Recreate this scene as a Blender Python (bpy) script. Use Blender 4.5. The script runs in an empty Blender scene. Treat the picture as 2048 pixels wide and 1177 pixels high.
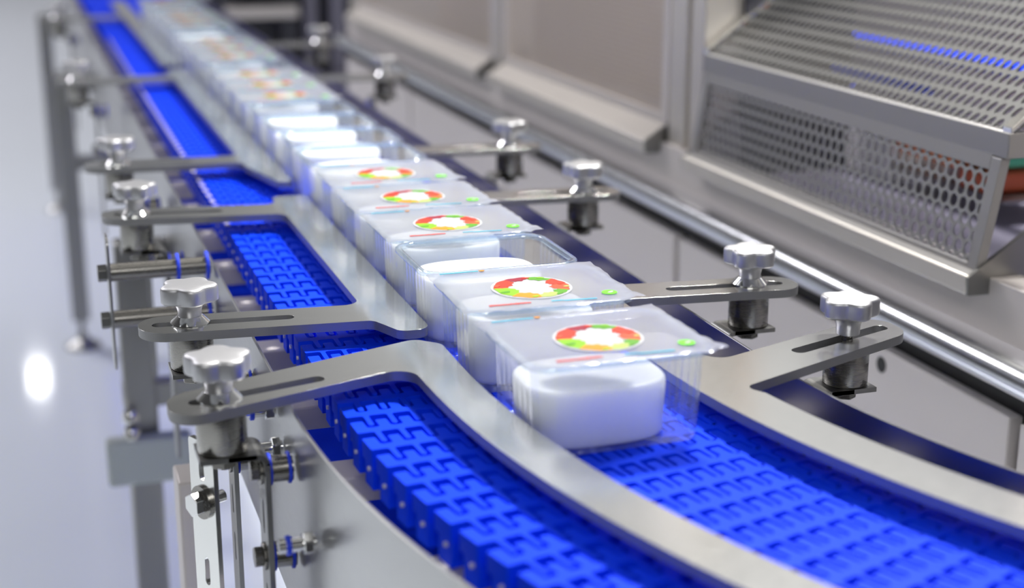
import bpy, bmesh, math, random
from mathutils import Vector, Matrix, noise

PI = math.pi
random.seed(7)
S = bpy.context.scene
COL = S.collection

# ------------------------------------------------------------------ camera
cam_d = bpy.data.cameras.new('camera')
cam = bpy.data.objects.new('camera', cam_d)
COL.objects.link(cam)
cam.location = (0.0, 0.0, 0.456)                     # the belt's upper face is z = 0
cam.rotation_euler = (math.radians(90 - 15.855), 0.0, math.radians(-18.178))
cam_d.sensor_width = 36.0
cam_d.lens = 3000.0 / 2048.0 * 36.0
cam_d.clip_start = 0.02
cam_d.clip_end = 100
cam_d.dof.use_dof = True
cam_d.dof.focus_distance = 1.47
cam_d.dof.aperture_fstop = 2.9
S.camera = cam

# ------------------------------------------------------------------ world, lights, exposure
S.view_settings.view_transform = 'Standard'
S.view_settings.look = 'None'
S.view_settings.gamma = 1.0
S.view_settings.use_curve_mapping = False
S.view_settings.exposure = 0.60
S.cycles.transparent_max_bounces = 32
S.cycles.max_bounces = 10

w = bpy.data.worlds.new('hall_light')
S.world = w
w.use_nodes = True
nt = w.node_tree
bg = nt.nodes['Background']
tc = nt.nodes.new('ShaderNodeTexCoord')
sx = nt.nodes.new('ShaderNodeSeparateXYZ')
mr = nt.nodes.new('ShaderNodeMapRange')
mr.inputs[1].default_value = -0.3
mr.inputs[2].default_value = 1.0
rp = nt.nodes.new('ShaderNodeValToRGB')
rp.color_ramp.elements[0].color = (0.10, 0.10, 0.11, 1)
rp.color_ramp.elements[1].color = (0.16, 0.165, 0.18, 1)
e = rp.color_ramp.elements.new(0.23); e.color = (0.22, 0.22, 0.23, 1)
e = rp.color_ramp.elements.new(0.62); e.color = (0.34, 0.34, 0.35, 1)
e = rp.color_ramp.elements.new(0.38); e.color = (1.05, 1.05, 1.05, 1)
nt.links.new(tc.outputs['Generated'], sx.inputs[0])
nt.links.new(sx.outputs['Z'], mr.inputs[0])
nt.links.new(mr.outputs[0], rp.inputs[0])
mx_ = nt.nodes.new('ShaderNodeMapRange')          # the hall is brighter towards its right-hand side
mx_.inputs[1].default_value = 0.08
mx_.inputs[2].default_value = 0.34
mx_.inputs[3].default_value = 0.30
mx_.inputs[4].default_value = 1.35
ml = nt.nodes.new('ShaderNodeVectorMath'); ml.operation = 'SCALE'
nt.links.new(sx.outputs['X'], mx_.inputs[0])
nt.links.new(rp.outputs[0], ml.inputs[0])
nt.links.new(mx_.outputs[0], ml.inputs['Scale'])
nt.links.new(ml.outputs[0], bg.inputs[0])
bg.inputs[1].default_value = 0.45


def area(name, loc, size, power, col=(1, 1, 1), target=None):
    d = bpy.data.lights.new(name, 'AREA')
    d.shape = 'RECTANGLE'
    d.size, d.size_y = size
    d.energy = power
    d.color = col
    o = bpy.data.objects.new(name, d)
    COL.objects.link(o)
    o.location = loc
    if target is not None:
        o.rotation_euler = (Vector(target) - Vector(loc)).to_track_quat('-Z', 'Y').to_euler()
    return o


area('ceiling_or_fill_lamp', (0.2, 1.0, 2.6), (1.6, 0.7), 2, (1, 0.99, 0.97))
area('ceiling_or_fill_lamp', (0.6, 3.6, 2.6), (1.6, 0.7), 6, (1, 0.98, 0.95))
area('ceiling_or_fill_lamp', (-1.3, 2.6, 2.6), (0.8, 2.0), 6, (0.93, 0.96, 1.0))
area('ceiling_or_fill_lamp', (-0.9, 6.0, 2.6), (0.8, 2.0), 30, (0.95, 0.94, 1.0))
area('ceiling_or_fill_lamp', (-0.4, -1.6, 1.9), (1.2, 0.6), 17, (1, 1, 1), (0.5, 1.2, 0))  # added fill lamp behind the camera, brightens the faces turned towards it
area('spot_lamp', (1.40, 2.10, 2.2), (0.35, 0.35), 92, (1, 0.98, 0.95), (0.45, 1.25, 0))
area('ceiling_or_fill_lamp', (-0.07, 15.75, 2.8), (0.18, 0.9), 6, (1, 1, 1))
area('ceiling_or_fill_lamp', (-5.5, 12.0, 7.0), (4.0, 5.0), 520, (0.96, 0.93, 1.0))  # added lamp, placed to brighten the far left floor

# ------------------------------------------------------------------ materials
M = {}


def mat(name, col, rough=0.5, metal=0.0, noise_amt=0.0, scale=(1, 1, 1), nscale=40, bump=0.0, spec=None, sss=0.0):
    m = bpy.data.materials.new(name)
    m.use_nodes = True
    t = m.node_tree
    b = t.nodes['Principled BSDF']
    b.inputs['Base Color'].default_value = (*col, 1)
    b.inputs['Roughness'].default_value = rough
    b.inputs['Metallic'].default_value = metal
    if spec is not None:
        b.inputs['Specular IOR Level'].default_value = spec
    if sss:
        b.inputs['Subsurface Weight'].default_value = sss
        b.inputs['Subsurface Radius'].default_value = (0.018, 0.018, 0.019)
        b.inputs['Subsurface Scale'].default_value = 1.0
    c = t.nodes.new('ShaderNodeTexCoord')
    mp = t.nodes.new('ShaderNodeMapping')
    mp.inputs['Scale'].default_value = scale
    n = t.nodes.new('ShaderNodeTexNoise')
    n.inputs['Scale'].default_value = nscale
    n.inputs['Detail'].default_value = 4
    t.links.new(c.outputs['Object'], mp.inputs[0])
    t.links.new(mp.outputs[0], n.inputs['Vector'])
    r = t.nodes.new('ShaderNodeMapRange')
    r.inputs[3].default_value = max(0.02, rough - noise_amt)
    r.inputs[4].default_value = rough + noise_amt
    t.links.new(n.outputs[0], r.inputs[0])
    t.links.new(r.outputs[0], b.inputs['Roughness'])
    if bump:
        bp = t.nodes.new('ShaderNodeBump')
        bp.inputs['Strength'].default_value = bump
        bp.inputs['Distance'].default_value = 0.001
        t.links.new(n.outputs[0], bp.inputs['Height'])
        t.links.new(bp.outputs[0], b.inputs['Normal'])
    M[name] = m
    return m


mat('rail_steel', (0.78, 0.78, 0.755), 0.19, 1, 0.06, (1, 8, 8), 60, 0.03)
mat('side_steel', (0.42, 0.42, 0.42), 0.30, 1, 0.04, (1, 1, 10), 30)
mat('shaded_steel', (0.24, 0.24, 0.25), 0.30, 1, 0.05, (1, 1, 10), 30)  # darker copy of side_steel, shade of the right plate's inner face put into colour
mat('polished_rail', (0.70, 0.70, 0.68), 0.13, 1, 0.05, (1, 3, 3), 25, 0.05)
mat('cut_edge', (0.30, 0.30, 0.30), 0.48, 0.8, 0.05, (1, 1, 6), 40)
mat('dark_steel', (0.30, 0.30, 0.29), 0.32, 1, 0.08, (4, 4, 1), 60)
mat('turned_steel', (0.28, 0.27, 0.25), 0.27, 1, 0.05, (1, 1, 20), 60)
mat('knob_alloy', (0.52, 0.52, 0.53), 0.46, 1, 0.05, (1, 1, 1), 400, 0.05)
mat('chrome', (0.75, 0.75, 0.74), 0.10, 1, 0.03)
mat('panel_steel', (0.67, 0.625, 0.60), 0.45, 0.15, 0.05, (1, 1, 1), 5)
mat('beam_steel', (0.36, 0.35, 0.34), 0.40, 0.5)
mat('ledge_steel', (0.72, 0.73, 0.75), 0.22, 1, 0.04)
mat('pillar_alloy', (0.68, 0.64, 0.585), 0.45, 0.6, 0.05)
mat('belt_blue', (0.002, 0.048, 0.88), 0.5, 0, 0.06, (1, 1, 1), 200, 0.02, 0.09)
mat('gasket_blue', (0.01, 0.05, 0.75), 0.45)
mat('white_block', (0.86, 0.87, 0.875), 0.35, 0, 0.04, sss=0.85)
mat('floor_resin', (0.85, 0.91, 0.96), 0.07, 0, 0.03, (1, 1, 1), 3)
mat('wall_paint', (0.82, 0.82, 0.83), 0.7)
mat('dark_gap', (0.03, 0.03, 0.03), 0.6)
mat('dark_coat', (0.045, 0.045, 0.06), 0.4)
mat('slate_coat', (0.20, 0.19, 0.25), 0.4)
mat('grey_plastic', (0.42, 0.46, 0.45), 0.5)
mat('black_rubber', (0.02, 0.02, 0.02), 0.6)
mat('copper_sheet', (0.50, 0.38, 0.28), 0.5, 0.3, 0.1, (1, 1, 1), 4)
mat('cream_plastic', (0.72, 0.70, 0.62), 0.4)
mat('orange_plastic', (0.95, 0.28, 0.08), 0.4)
mat('green_plastic', (0.10, 0.5, 0.3), 0.4)
mat('rust_plastic', (0.60, 0.12, 0.05), 0.4)
mat('pink_plastic', (0.75, 0.35, 0.33), 0.4)
mat('label_white', (0.50, 0.50, 0.525), 0.4)
mat('fruit_red', (0.547, 0.034, 0.011), 0.4)
mat('fruit_tomato', (0.562, 0.076, 0.027), 0.4)
mat('fruit_berry', (0.274, 0.008, 0.030), 0.4)
mat('fruit_green', (0.091, 0.304, 0.015), 0.4)
mat('fruit_lime', (0.213, 0.471, 0.008), 0.4)
mat('fruit_pale', (0.380, 0.471, 0.122), 0.4)
mat('fruit_orange', (0.623, 0.251, 0.008), 0.4)
mat('print_red', (0.65, 0.06, 0.05), 0.4)
mat('print_cyan', (0.05, 0.45, 0.62), 0.4)
mat('print_green', (0.15, 0.68, 0.02), 0.4)
mat('glint_grey', (0.55, 0.50, 0.53), 0.4)  # pale tone of the painted glint on the far belt edge
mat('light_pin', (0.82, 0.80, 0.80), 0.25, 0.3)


def clear_mat(name, tint, base_fac, edge_fac, rough, diff=None, diff_fac=0.0):
    """thin plastic: see-through sheet, glossy where seen edge-on, with a little milky body"""
    m = bpy.data.materials.new(name)
    m.use_nodes = True
    t = m.node_tree
    t.nodes.clear()
    out = t.nodes.new('ShaderNodeOutputMaterial')
    tr = t.nodes.new('ShaderNodeBsdfTransparent'); tr.inputs[0].default_value = (*tint, 1)
    gl = t.nodes.new('ShaderNodeBsdfGlossy'); gl.inputs['Roughness'].default_value = rough
    gl.inputs[0].default_value = (0.95, 0.97, 1, 1)
    lw = t.nodes.new('ShaderNodeLayerWeight'); lw.inputs[0].default_value = 0.5
    pw = t.nodes.new('ShaderNodeMath'); pw.operation = 'POWER'; pw.inputs[1].default_value = 3
    r = t.nodes.new('ShaderNodeMapRange')
    r.inputs[3].default_value = base_fac
    r.inputs[4].default_value = edge_fac
    mx = t.nodes.new('ShaderNodeMixShader')
    t.links.new(lw.outputs['Facing'], pw.inputs[0])
    t.links.new(pw.outputs[0], r.inputs[0])
    t.links.new(r.outputs[0], mx.inputs[0])
    if diff is not None:
        df = t.nodes.new('ShaderNodeBsdfDiffuse'); df.inputs[0].default_value = (*diff, 1)
        mx2 = t.nodes.new('ShaderNodeMixShader'); mx2.inputs[0].default_value = diff_fac
        t.links.new(tr.outputs[0], mx2.inputs[1])
        tl = t.nodes.new('ShaderNodeBsdfTranslucent'); tl.inputs[0].default_value = (*diff, 1)
        md = t.nodes.new('ShaderNodeMixShader'); md.inputs[0].default_value = 0.6
        t.links.new(df.outputs[0], md.inputs[1])
        t.links.new(tl.outputs[0], md.inputs[2])
        t.links.new(md.outputs[0], mx2.inputs[2])
        t.links.new(mx2.outputs[0], mx.inputs[1])
    else:
        t.links.new(tr.outputs[0], mx.inputs[1])
    t.links.new(gl.outputs[0], mx.inputs[2])
    nz = t.nodes.new('ShaderNodeTexNoise'); nz.inputs['Scale'].default_value = 70
    c = t.nodes.new('ShaderNodeTexCoord')
    bp = t.nodes.new('ShaderNodeBump'); bp.inputs['Strength'].default_value = 0.15; bp.inputs['Distance'].default_value = 0.001
    t.links.new(c.outputs['Object'], nz.inputs['Vector'])
    t.links.new(nz.outputs[0], bp.inputs['Height'])
    t.links.new(bp.outputs[0], gl.inputs['Normal'])
    t.links.new(mx.outputs[0], out.inputs[0])
    M[name] = m


clear_mat('clear_tray', (0.95, 0.97, 0.985), 0.03, 0.65, 0.10, (0.75, 0.82, 0.88), 0.07)
clear_mat('tray_rim', (0.80, 0.88, 0.94), 0.12, 0.85, 0.08, (0.65, 0.78, 0.88), 0.25)
clear_mat('lid_film', (0.90, 0.92, 0.93), 0.10, 0.50, 0.14, (0.76, 0.77, 0.79), 0.58)


def perforated(name, col, pitch, rad, metal=0.9, rough=0.3):
    m = mat(name, col, rough, metal)
    t = m.node_tree
    b = t.nodes['Principled BSDF']
    out = [n for n in t.nodes if n.type == 'OUTPUT_MATERIAL'][0]
    c = t.nodes.new('ShaderNodeTexCoord')
    s = t.nodes.new('ShaderNodeSeparateXYZ')
    t.links.new(c.outputs['Object'], s.inputs[0])

    def mth(op, a, b2=None):
        n = t.nodes.new('ShaderNodeMath'); n.operation = op
        for i, v in enumerate((a, b2)):
            if v is None:
                continue
            if isinstance(v, (int, float)):
                n.inputs[i].default_value = v
            else:
                t.links.new(v, n.inputs[i])
        return n.outputs[0]

    u = mth('DIVIDE', s.outputs['Y'], pitch)
    v = mth('DIVIDE', s.outputs['Z'], pitch * 1.732)
    ds = []
    for off in (0.0, 0.5):
        fu = mth('SUBTRACT', mth('FRACT', mth('ADD', u, 100 + off)), 0.5)
        fv = mth('MULTIPLY', mth('SUBTRACT', mth('FRACT', mth('ADD', v, 100 + off)), 0.5), 1.732)
        ds.append(mth('SQRT', mth('ADD', mth('MULTIPLY', fu, fu), mth('MULTIPLY', fv, fv))))
    hole = mth('LESS_THAN', mth('MINIMUM', ds[0], ds[1]), rad)
    tr = t.nodes.new('ShaderNodeBsdfTransparent')
    mx = t.nodes.new('ShaderNodeMixShader')
    t.links.new(hole, mx.inputs[0])
    t.links.new(b.outputs[0], mx.inputs[1])
    t.links.new(tr.outputs[0], mx.inputs[2])
    t.links.new(mx.outputs[0], out.inputs[0])


perforated('perforated_steel', (0.24, 0.24, 0.235), 0.016, 0.34, 0.9, 0.4)
perforated('front_perforated_steel', (0.40, 0.395, 0.38), 0.019, 0.40, 0.7, 0.45)
perforated('basket_steel', (0.20, 0.20, 0.195), 0.013, 0.30, 0.9, 0.4)
perforated('fine_perforated_steel', (0.64, 0.57, 0.50), 0.012, 0.33, 0.3, 0.5)

# ------------------------------------------------------------------ helpers


def obj(name, bm, m, parent=None, smooth=True, bevel=0.0, seg=2, angle=35):
    bmesh.ops.recalc_face_normals(bm, faces=bm.faces)
    me = bpy.data.meshes.new(name)
    bm.to_mesh(me)
    bm.free()
    for k in (m if isinstance(m, (list, tuple)) else [m]):
        me.materials.append(M[k])
    o = bpy.data.objects.new(name, me)
    COL.objects.link(o)
    if parent is not None:
        o.parent = parent
    if smooth:
        me.set_sharp_from_angle(angle=math.radians(angle))
        for p in me.polygons:
            p.use_smooth = True
    if bevel:
        b = o.modifiers.new('edge', 'BEVEL')
        b.width = bevel
        b.segments = seg
        b.limit_method = 'ANGLE'
        b.angle_limit = math.radians(40)
    return o


def tag(o, label, cat, group=None, kind=None):
    o['label'] = label
    if cat:
        o['category'] = cat
    if group:
        o['group'] = group
    if kind:
        o['kind'] = kind
    return o


def thing(name, label, cat, loc=(0, 0, 0), group=None):
    o = bpy.data.objects.new(name, None)
    o.empty_display_size = 0.02
    COL.objects.link(o)
    o.location = loc
    return tag(o, label, cat, group)


def dup(root, loc, rotz=0.0, skip=()):
    r = root.copy()
    COL.objects.link(r)
    r.location = loc
    r.rotation_euler = (0, 0, rotz)

    def rec(src, dst):
        for ch in list(src.children):
            if ch.name.split('.')[0] in skip:
                continue
            c = ch.copy()
            COL.objects.link(c)
            c.parent = dst
            rec(ch, c)
    rec(root, r)
    return r


def box(bm, x0, x1, y0, y1, z0, z1):
    r = bmesh.ops.create_cube(bm, size=1)
    bmesh.ops.scale(bm, vec=(x1 - x0, y1 - y0, z1 - z0), verts=r['verts'])
    bmesh.ops.translate(bm, vec=((x0 + x1) / 2, (y0 + y1) / 2, (z0 + z1) / 2), verts=r['verts'])
    return r['verts']


def cyl(bm, p0, p1, r0, r1=None, n=24):
    r1 = r0 if r1 is None else r1
    p0, p1 = Vector(p0), Vector(p1)
    d = p1 - p0
    q = d.to_track_quat('Z', 'Y').to_matrix().to_4x4()
    mtx = Matrix.Translation((p0 + p1) / 2) @ q
    return bmesh.ops.create_cone(bm, cap_ends=True, segments=n, radius1=r0, radius2=r1, depth=d.length, matrix=mtx)['verts']


def lathe(bm, prof, c=(0, 0, 0), n=32):
    """profile of (radius, z) turned about the z axis"""
    rings = []
    for r, z in prof:
        if r < 1e-6:
            rings.append([bm.verts.new((c[0], c[1], c[2] + z))])
        else:
            rings.append([bm.verts.new((c[0] + r * math.cos(2 * PI * k / n), c[1] + r * math.sin(2 * PI * k / n), c[2] + z)) for k in range(n)])
    for a, b in zip(rings, rings[1:]):
        for k in range(n):
            k2 = (k + 1) % n
            if len(a) == 1 and len(b) > 1:
                bm.faces.new((a[0], b[k], b[k2]))
            elif len(b) == 1 and len(a) > 1:
                bm.faces.new((a[k], a[k2], b[0]))
            elif len(a) > 1:
                bm.faces.new((a[k], a[k2], b[k2], b[k]))


def fillet(pts, n=8):
    """pts: (x, y[, r]) -> outline with rounded corners"""
    out = []
    m = len(pts)
    for i in range(m):
        p = Vector(pts[i][:2])
        r = pts[i][2] if len(pts[i]) > 2 else 0
        if not r:
            out.append(p)
            continue
        a = Vector(pts[i - 1][:2]) - p
        b = Vector(pts[(i + 1) % m][:2]) - p
        la, lb = a.length, b.length
        a.normalize(); b.normalize()
        ang = a.angle(b)
        if ang > PI - 0.03:
            out.append(p)
            continue
        t = min(r / math.tan(ang / 2), la * 0.49, lb * 0.49)
        rr = t * math.tan(ang / 2)
        cdir = (a + b).normalized()
        c = p + cdir * (rr / math.sin(ang / 2))
        s = p + a * t - c
        e_ = p + b * t - c
        a0 = math.atan2(s.y, s.x)
        a1 = math.atan2(e_.y, e_.x)
        da = (a1 - a0 + PI) % (2 * PI) - PI
        for k in range(n + 1):
            th = a0 + da * k / n
            out.append(c + Vector((math.cos(th), math.sin(th))) * rr)
    return out


def slot(cx, cy, ang, half, r, n=8):
    out = []
    u = Vector((math.cos(ang), math.sin(ang)))
    for sgn in (1, -1):
        c = Vector((cx, cy)) + u * half * sgn
        for k in range(n + 1):
            th = ang + (-PI / 2 + PI * k / n) + (0 if sgn > 0 else PI)
            out.append(c + Vector((math.cos(th), math.sin(th))) * r)
    return out


def prism(bm, outline, holes, h0, h1, place=lambda x, y, h: (x, y, h)):
    """plate with holes: outline in a plane, thickness h0..h1; place maps (x, y, h) to 3-D"""
    b2 = bmesh.new()
    edges = []
    for loop in [outline] + list(holes):
        vs = [b2.verts.new((p[0], p[1], h0)) for p in loop]
        edges += [b2.edges.new((vs[i - 1], vs[i])) for i in range(len(vs))]
    bmesh.ops.triangle_fill(b2, use_beauty=True, use_dissolve=False, edges=edges)
    r = bmesh.ops.extrude_face_region(b2, geom=list(b2.faces))
    bmesh.ops.translate(b2, vec=(0, 0, h1 - h0), verts=[v for v in r['geom'] if isinstance(v, bmesh.types.BMVert)])
    mp = {}
    for v in b2.verts:
        mp[v] = bm.verts.new(place(v.co.x, v.co.y, v.co.z))
    for f in b2.faces:
        try:
            bm.faces.new([mp[v] for v in f.verts])
        except ValueError:
            pass
    b2.free()


# ------------------------------------------------------------------ the conveyor's path
X0, YC, XC = 0.43, 1.22, 1.56          # straight line x = X0 for y > YC; nearer, an arc about (XC, YC)
R0 = XC - X0


def P(s, d):
    """s along the path (0 where the bend starts, + away), d to the right"""
    if s >= 0:
        return Vector((X0 + d, YC + s))
    th = -s / R0
    return Vector((XC - (R0 - d) * math.cos(th), YC - (R0 - d) * math.sin(th)))


def line(d, s0, s1, step=0.02):
    n = max(1, int(abs(s1 - s0) / step))
    if s0 >= 0 and s1 >= 0:
        n = 1
    return [P(s0 + (s1 - s0) * k / n, d) for k in range(n + 1)]


S_NEAR = -0.98

# ------------------------------------------------------------------ setting
bm = bmesh.new()
box(bm, -14, 14, -0.4, 24, -1.0, -0.95)
o = obj('floor', bm, 'floor_resin', None, False)
tag(o, 'glossy pale blue grey hall floor', None, None, 'structure')

for nm, bx in (('wall_left', (-14.2, -14, -4, 24)), ('wall_right', (14, 14.2, -4, 24)), ('wall_back', (-14, 14, 24, 24.2))):
    bm = bmesh.new()
    box(bm, bx[0], bx[1], bx[2], bx[3], -0.95, 4.5)
    tag(obj(nm, bm, 'wall_paint', None, False), 'plain pale hall wall', None, None, 'structure')

# ------------------------------------------------------------------ conveyor frame
frame = thing('conveyor_bed', 'stainless steel conveyor bed with thin side plates on square legs', 'conveyor', (0.43, 2.5, -0.95))
FOFF = Vector((-0.43, -2.5, 0.95))


def put(o, par, off):
    o.parent = par
    o.location = off
    return o


def wall_ribbon(d, thick, z0, z1, s0, s1):
    bm = bmesh.new()
    a = line(d - thick / 2, s0, 0) + [P(s1, d - thick / 2)]
    b = line(d + thick / 2, s0, 0) + [P(s1, d + thick / 2)]
    ring = a + b[::-1]
    lo = [bm.verts.new((p.x, p.y, z0)) for p in ring]
    hi = [bm.verts.new((p.x, p.y, z1)) for p in ring]
    n = len(ring)
    k = len(a)
    for i in range(n):
        j = (i + 1) % n
        bm.faces.new((lo[i], lo[j], hi[j], hi[i]))
    for i in range(k - 1):
        for vs in (lo, hi):
            bm.faces.new((vs[i], vs[i + 1], vs[n - 2 - i], vs[n - 1 - i]))
    return bm


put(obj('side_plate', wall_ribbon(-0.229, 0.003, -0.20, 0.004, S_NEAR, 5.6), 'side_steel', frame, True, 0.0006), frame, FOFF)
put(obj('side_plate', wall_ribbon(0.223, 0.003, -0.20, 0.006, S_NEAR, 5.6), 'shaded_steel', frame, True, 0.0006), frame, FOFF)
# carrying rails under the belt and cross supports between the side plates
for d in (-0.12, 0.09):
    put(obj('wear_strip', wall_ribbon(d, 0.02, -0.06, -0.036, S_NEAR, 5.6), 'cream_plastic', frame, True), frame, FOFF)
sc = -0.75
while sc < 5.4:
    bm = bmesh.new()
    a, b = P(sc, -0.2275), P(sc, 0.2215)
    t = (P(sc + 0.001, 0) - P(sc, 0)).normalized() * 0.022
    vs = []
    for z in (-0.085, -0.06):
        for p in (a - t, a + t, b + t, b - t):
            vs.append(bm.verts.new((p.x, p.y, z)))
    for f in ((0, 1, 2, 3), (4, 5, 6, 7), (0, 1, 5, 4), (1, 2, 6, 5), (2, 3, 7, 6), (3, 0, 4, 7)):
        bm.faces.new([vs[i] for i in f])
    put(obj('cross_support', bm, 'panel_steel', frame, False, 0.002), frame, FOFF)
    sc += 0.19
for yl in (2.42, 4.55, 6.55):
    for xl in (0.146 if yl < 3 else 0.118, 0.76):
        bm = bmesh.new()
        box(bm, xl - 0.026, xl + 0.026, yl - 0.026, yl + 0.026, -0.86, -0.12)
        lg = put(obj('leg', bm, 'dark_steel', frame, True, 0.004), frame, FOFF)
        bm = bmesh.new()
        cyl(bm, (xl, yl, -0.92), (xl, yl, -0.86), 0.010)
        lathe(bm, [(0, 0), (0.052, 0), (0.054, 0.006), (0.045, 0.014), (0.018, 0.028), (0.014, 0.04), (0, 0.04)], (xl, yl, -0.95))
        obj('foot', bm, 'dark_steel', lg, True)
    bm = bmesh.new()
    box(bm, 0.118, 0.76, yl - 0.02, yl + 0.02, -0.40, -0.36)
    put(obj('crossbeam', bm, 'dark_steel', frame, True, 0.003), frame, FOFF)
    for xa, xb in ((0.173 if yl < 3 else 0.146, 0.1985), (0.656, 0.732)):
        bm = bmesh.new()
        box(bm, xa, xb, yl - 0.02, yl + 0.02, -0.17, -0.12)
        put(obj('leg_bracket', bm, 'dark_steel', frame, True, 0.003), frame, FOFF)

# ------------------------------------------------------------------ modular blue belt
PITCH, LAT = 0.0381, 0.0208
D_L, D_R = -0.187, 0.145
NLAT = int(round((D_R - D_L) / LAT))
LATW = (D_R - D_L) / NLAT


def link_outline():
    """one row of the belt: broad tongues away from the viewer, narrow fingers back, interlocking with the next rows"""
    g, amp, r, short = 0.0016, 0.0122, 0.0028, 0.0078
    h = PITCH / 2
    far, near = [], []
    for k in range(NLAT):
        a = D_L + k * LATW
        b, c = a + LATW * 0.62, a + LATW
        if k == 0:
            far.append((a, h + amp - g - short, 0.001))
            near.append((a, -h + amp + g, 0.001))
        far += [(b - g, h + amp - g - short, r * 0.7), (b - g, h - amp - g, r)]
        near += [(b + g, -h + amp + g, r), (b + g, -h - amp + g, r)]
        if k < NLAT - 1:
            far += [(c + g, h - amp - g, r), (c + g, h + amp - g - short, r * 0.7)]
            near += [(c - g, -h - amp + g, r), (c - g, -h + amp + g, r)]
        else:
            far.append((c, h - amp - g, 0.001))
            near.append((c, -h - amp + g, 0.001))
    return fillet(far + near[::-1], 3)


LINK = link_outline()
belt = thing('conveyor_belt', 'bright blue modular plastic belt of interlocking links', 'conveyor belt', (0.43, 1.22, 0))
BOFF = Vector((-0.43, -1.22, 0))


def link_mesh(s):
    bm = bmesh.new()

    def pl(x, y, h):
        # rows fan out on the bend; the lowest part narrows a little like a moulded foot
        q = P(s, x)
        t = P(s + 0.001, 0) - P(s - 0.001, 0)
        q = q + t.normalized() * y
        return (q.x, q.y, h)
    prism(bm, LINK, [], -0.015, 0.0, pl)
    # underside: hinge bar and the deep end block at the left edge
    for (x0, x1, y0, y1, z0, z1) in ((D_L + 0.001, D_R - 0.001, -0.0065, 0.0065, -0.028, -0.0148), (D_L + 0.0006, D_L + 0.013, -0.0050, 0.0160, -0.036, -0.0148),
                                     (D_R - 0.013, D_R - 0.0006, -0.0050, 0.0160, -0.036, -0.0148)):
        vs = []
        for z in (z0, z1):
            for (x, y) in ((x0, y0), (x1, y0), (x1, y1), (x0, y1)):
                vs.append(bm.verts.new(pl(x, y, z)))
        for f in ((0, 1, 2, 3), (4, 5, 6, 7), (0, 1, 5, 4), (1, 2, 6, 5), (2, 3, 7, 6), (3, 0, 4, 7)):
            bm.faces.new([vs[i] for i in f])
    return bm


links = []
straight = None
pin_me = None
nl = 0
rows = []
s = 0.02 - 24 * 0.0342                  # on the bend the rows close up towards the inner side
while s < 5.3:
    rows.append(s)
    s += PITCH if s > 0.0 else 0.0342
tail = []
for i, s in enumerate(rows):
    if s < -0.60 or len(links) >= 100:
        tail.append(s)
        continue
    if s - 0.04 >= 0 and straight is not None:
        o = straight.copy()
        COL.objects.link(o)
        o.parent = belt
        o.location = BOFF + Vector((0, s - straight_s, 0))
    else:
        o = put(obj('belt_link', link_mesh(s), 'belt_blue', belt, True, 0.0011, 2), belt, BOFF)
        if s - 0.04 >= 0:
            straight, straight_s = o, s
    links.append(o)
    if s > 0.74:                         # glint along the outer ends of the farther rows, put in as pale pieces
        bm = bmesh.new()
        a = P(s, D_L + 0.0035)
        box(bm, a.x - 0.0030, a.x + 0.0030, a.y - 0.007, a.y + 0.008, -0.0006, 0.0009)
        cp = obj('edge_glint', bm, 'glint_grey', o, True)
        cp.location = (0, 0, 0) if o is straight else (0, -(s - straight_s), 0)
        cp['label'] = 'pale painted edge glint'
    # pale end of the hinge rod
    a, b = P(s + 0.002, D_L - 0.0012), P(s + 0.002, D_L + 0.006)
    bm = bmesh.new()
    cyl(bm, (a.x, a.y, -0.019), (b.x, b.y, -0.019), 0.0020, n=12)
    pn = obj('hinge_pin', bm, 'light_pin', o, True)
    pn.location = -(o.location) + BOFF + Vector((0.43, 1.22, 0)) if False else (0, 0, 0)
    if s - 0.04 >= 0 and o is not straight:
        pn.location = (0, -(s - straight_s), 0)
if tail:
    bm = bmesh.new()
    for s in tail:
        b2 = link_mesh(s)
        me = bpy.data.meshes.new('tmp')
        b2.to_mesh(me)
        b2.free()
        bm.from_mesh(me)
        bpy.data.meshes.remove(me)
    o = put(obj('belt_link_rows', bm, 'belt_blue', belt, True), belt, BOFF)
    o['kind'] = 'stuff'
# returning run of the belt underneath
bm = wall_ribbon((D_L + D_R) / 2, D_R - D_L - 0.02, -0.185, -0.165, S_NEAR, 5.4)
put(obj('return_run', bm, 'belt_blue', belt, True), belt, BOFF)

# ------------------------------------------------------------------ guide rails
ZT, TH = 0.025, 0.009


def arm_pts(post, slope, hw, xend, xj, side, rf=0.016, fj=None, bj=None):
    """arm of a rail on its way round: front junction -> end -> back junction; side -1 left, +1 right"""
    px, py = post
    n = math.hypot(1, slope)
    off = hw * n
    yf = lambda x: py + slope * (x - px) - off
    yb = lambda x: py + slope * (x - px) + off
    return [(xj, yf(xj), rf if fj is None else fj), (xend, yf(xend), hw * 0.98), (xend, yb(xend), hw * 0.98), (xj, yb(xj), rf if bj is None else bj)]


def make_rail(pts, slots, label, group, m='rail_steel'):
    outl = fillet([tuple(p) for p in pts], 10)
    bm = bmesh.new()
    hs = [slot(*q) for q in slots]
    prism(bm, outl, hs, ZT - TH, ZT)
    bm.normal_update()
    for f in bm.faces:
        if abs(f.normal.z) < 0.5:
            f.material_index = 1        # satin cut edge
    o = obj('guide_rail', bm, [m, 'cut_edge'], None, True, 0.0009, 2)
    return tag(o, label, 'guide rail', group)


GL, GR = 'flat steel guide rails left of the trays', 'flat steel guide rails right of the trays'
LO, LI = -0.117, -0.0735      # left rail edges, d
RI, RO = 0.095, 0.143        # right rail edges, d


def v2(l):
    return [(p.x, p.y) for p in l]


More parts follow.
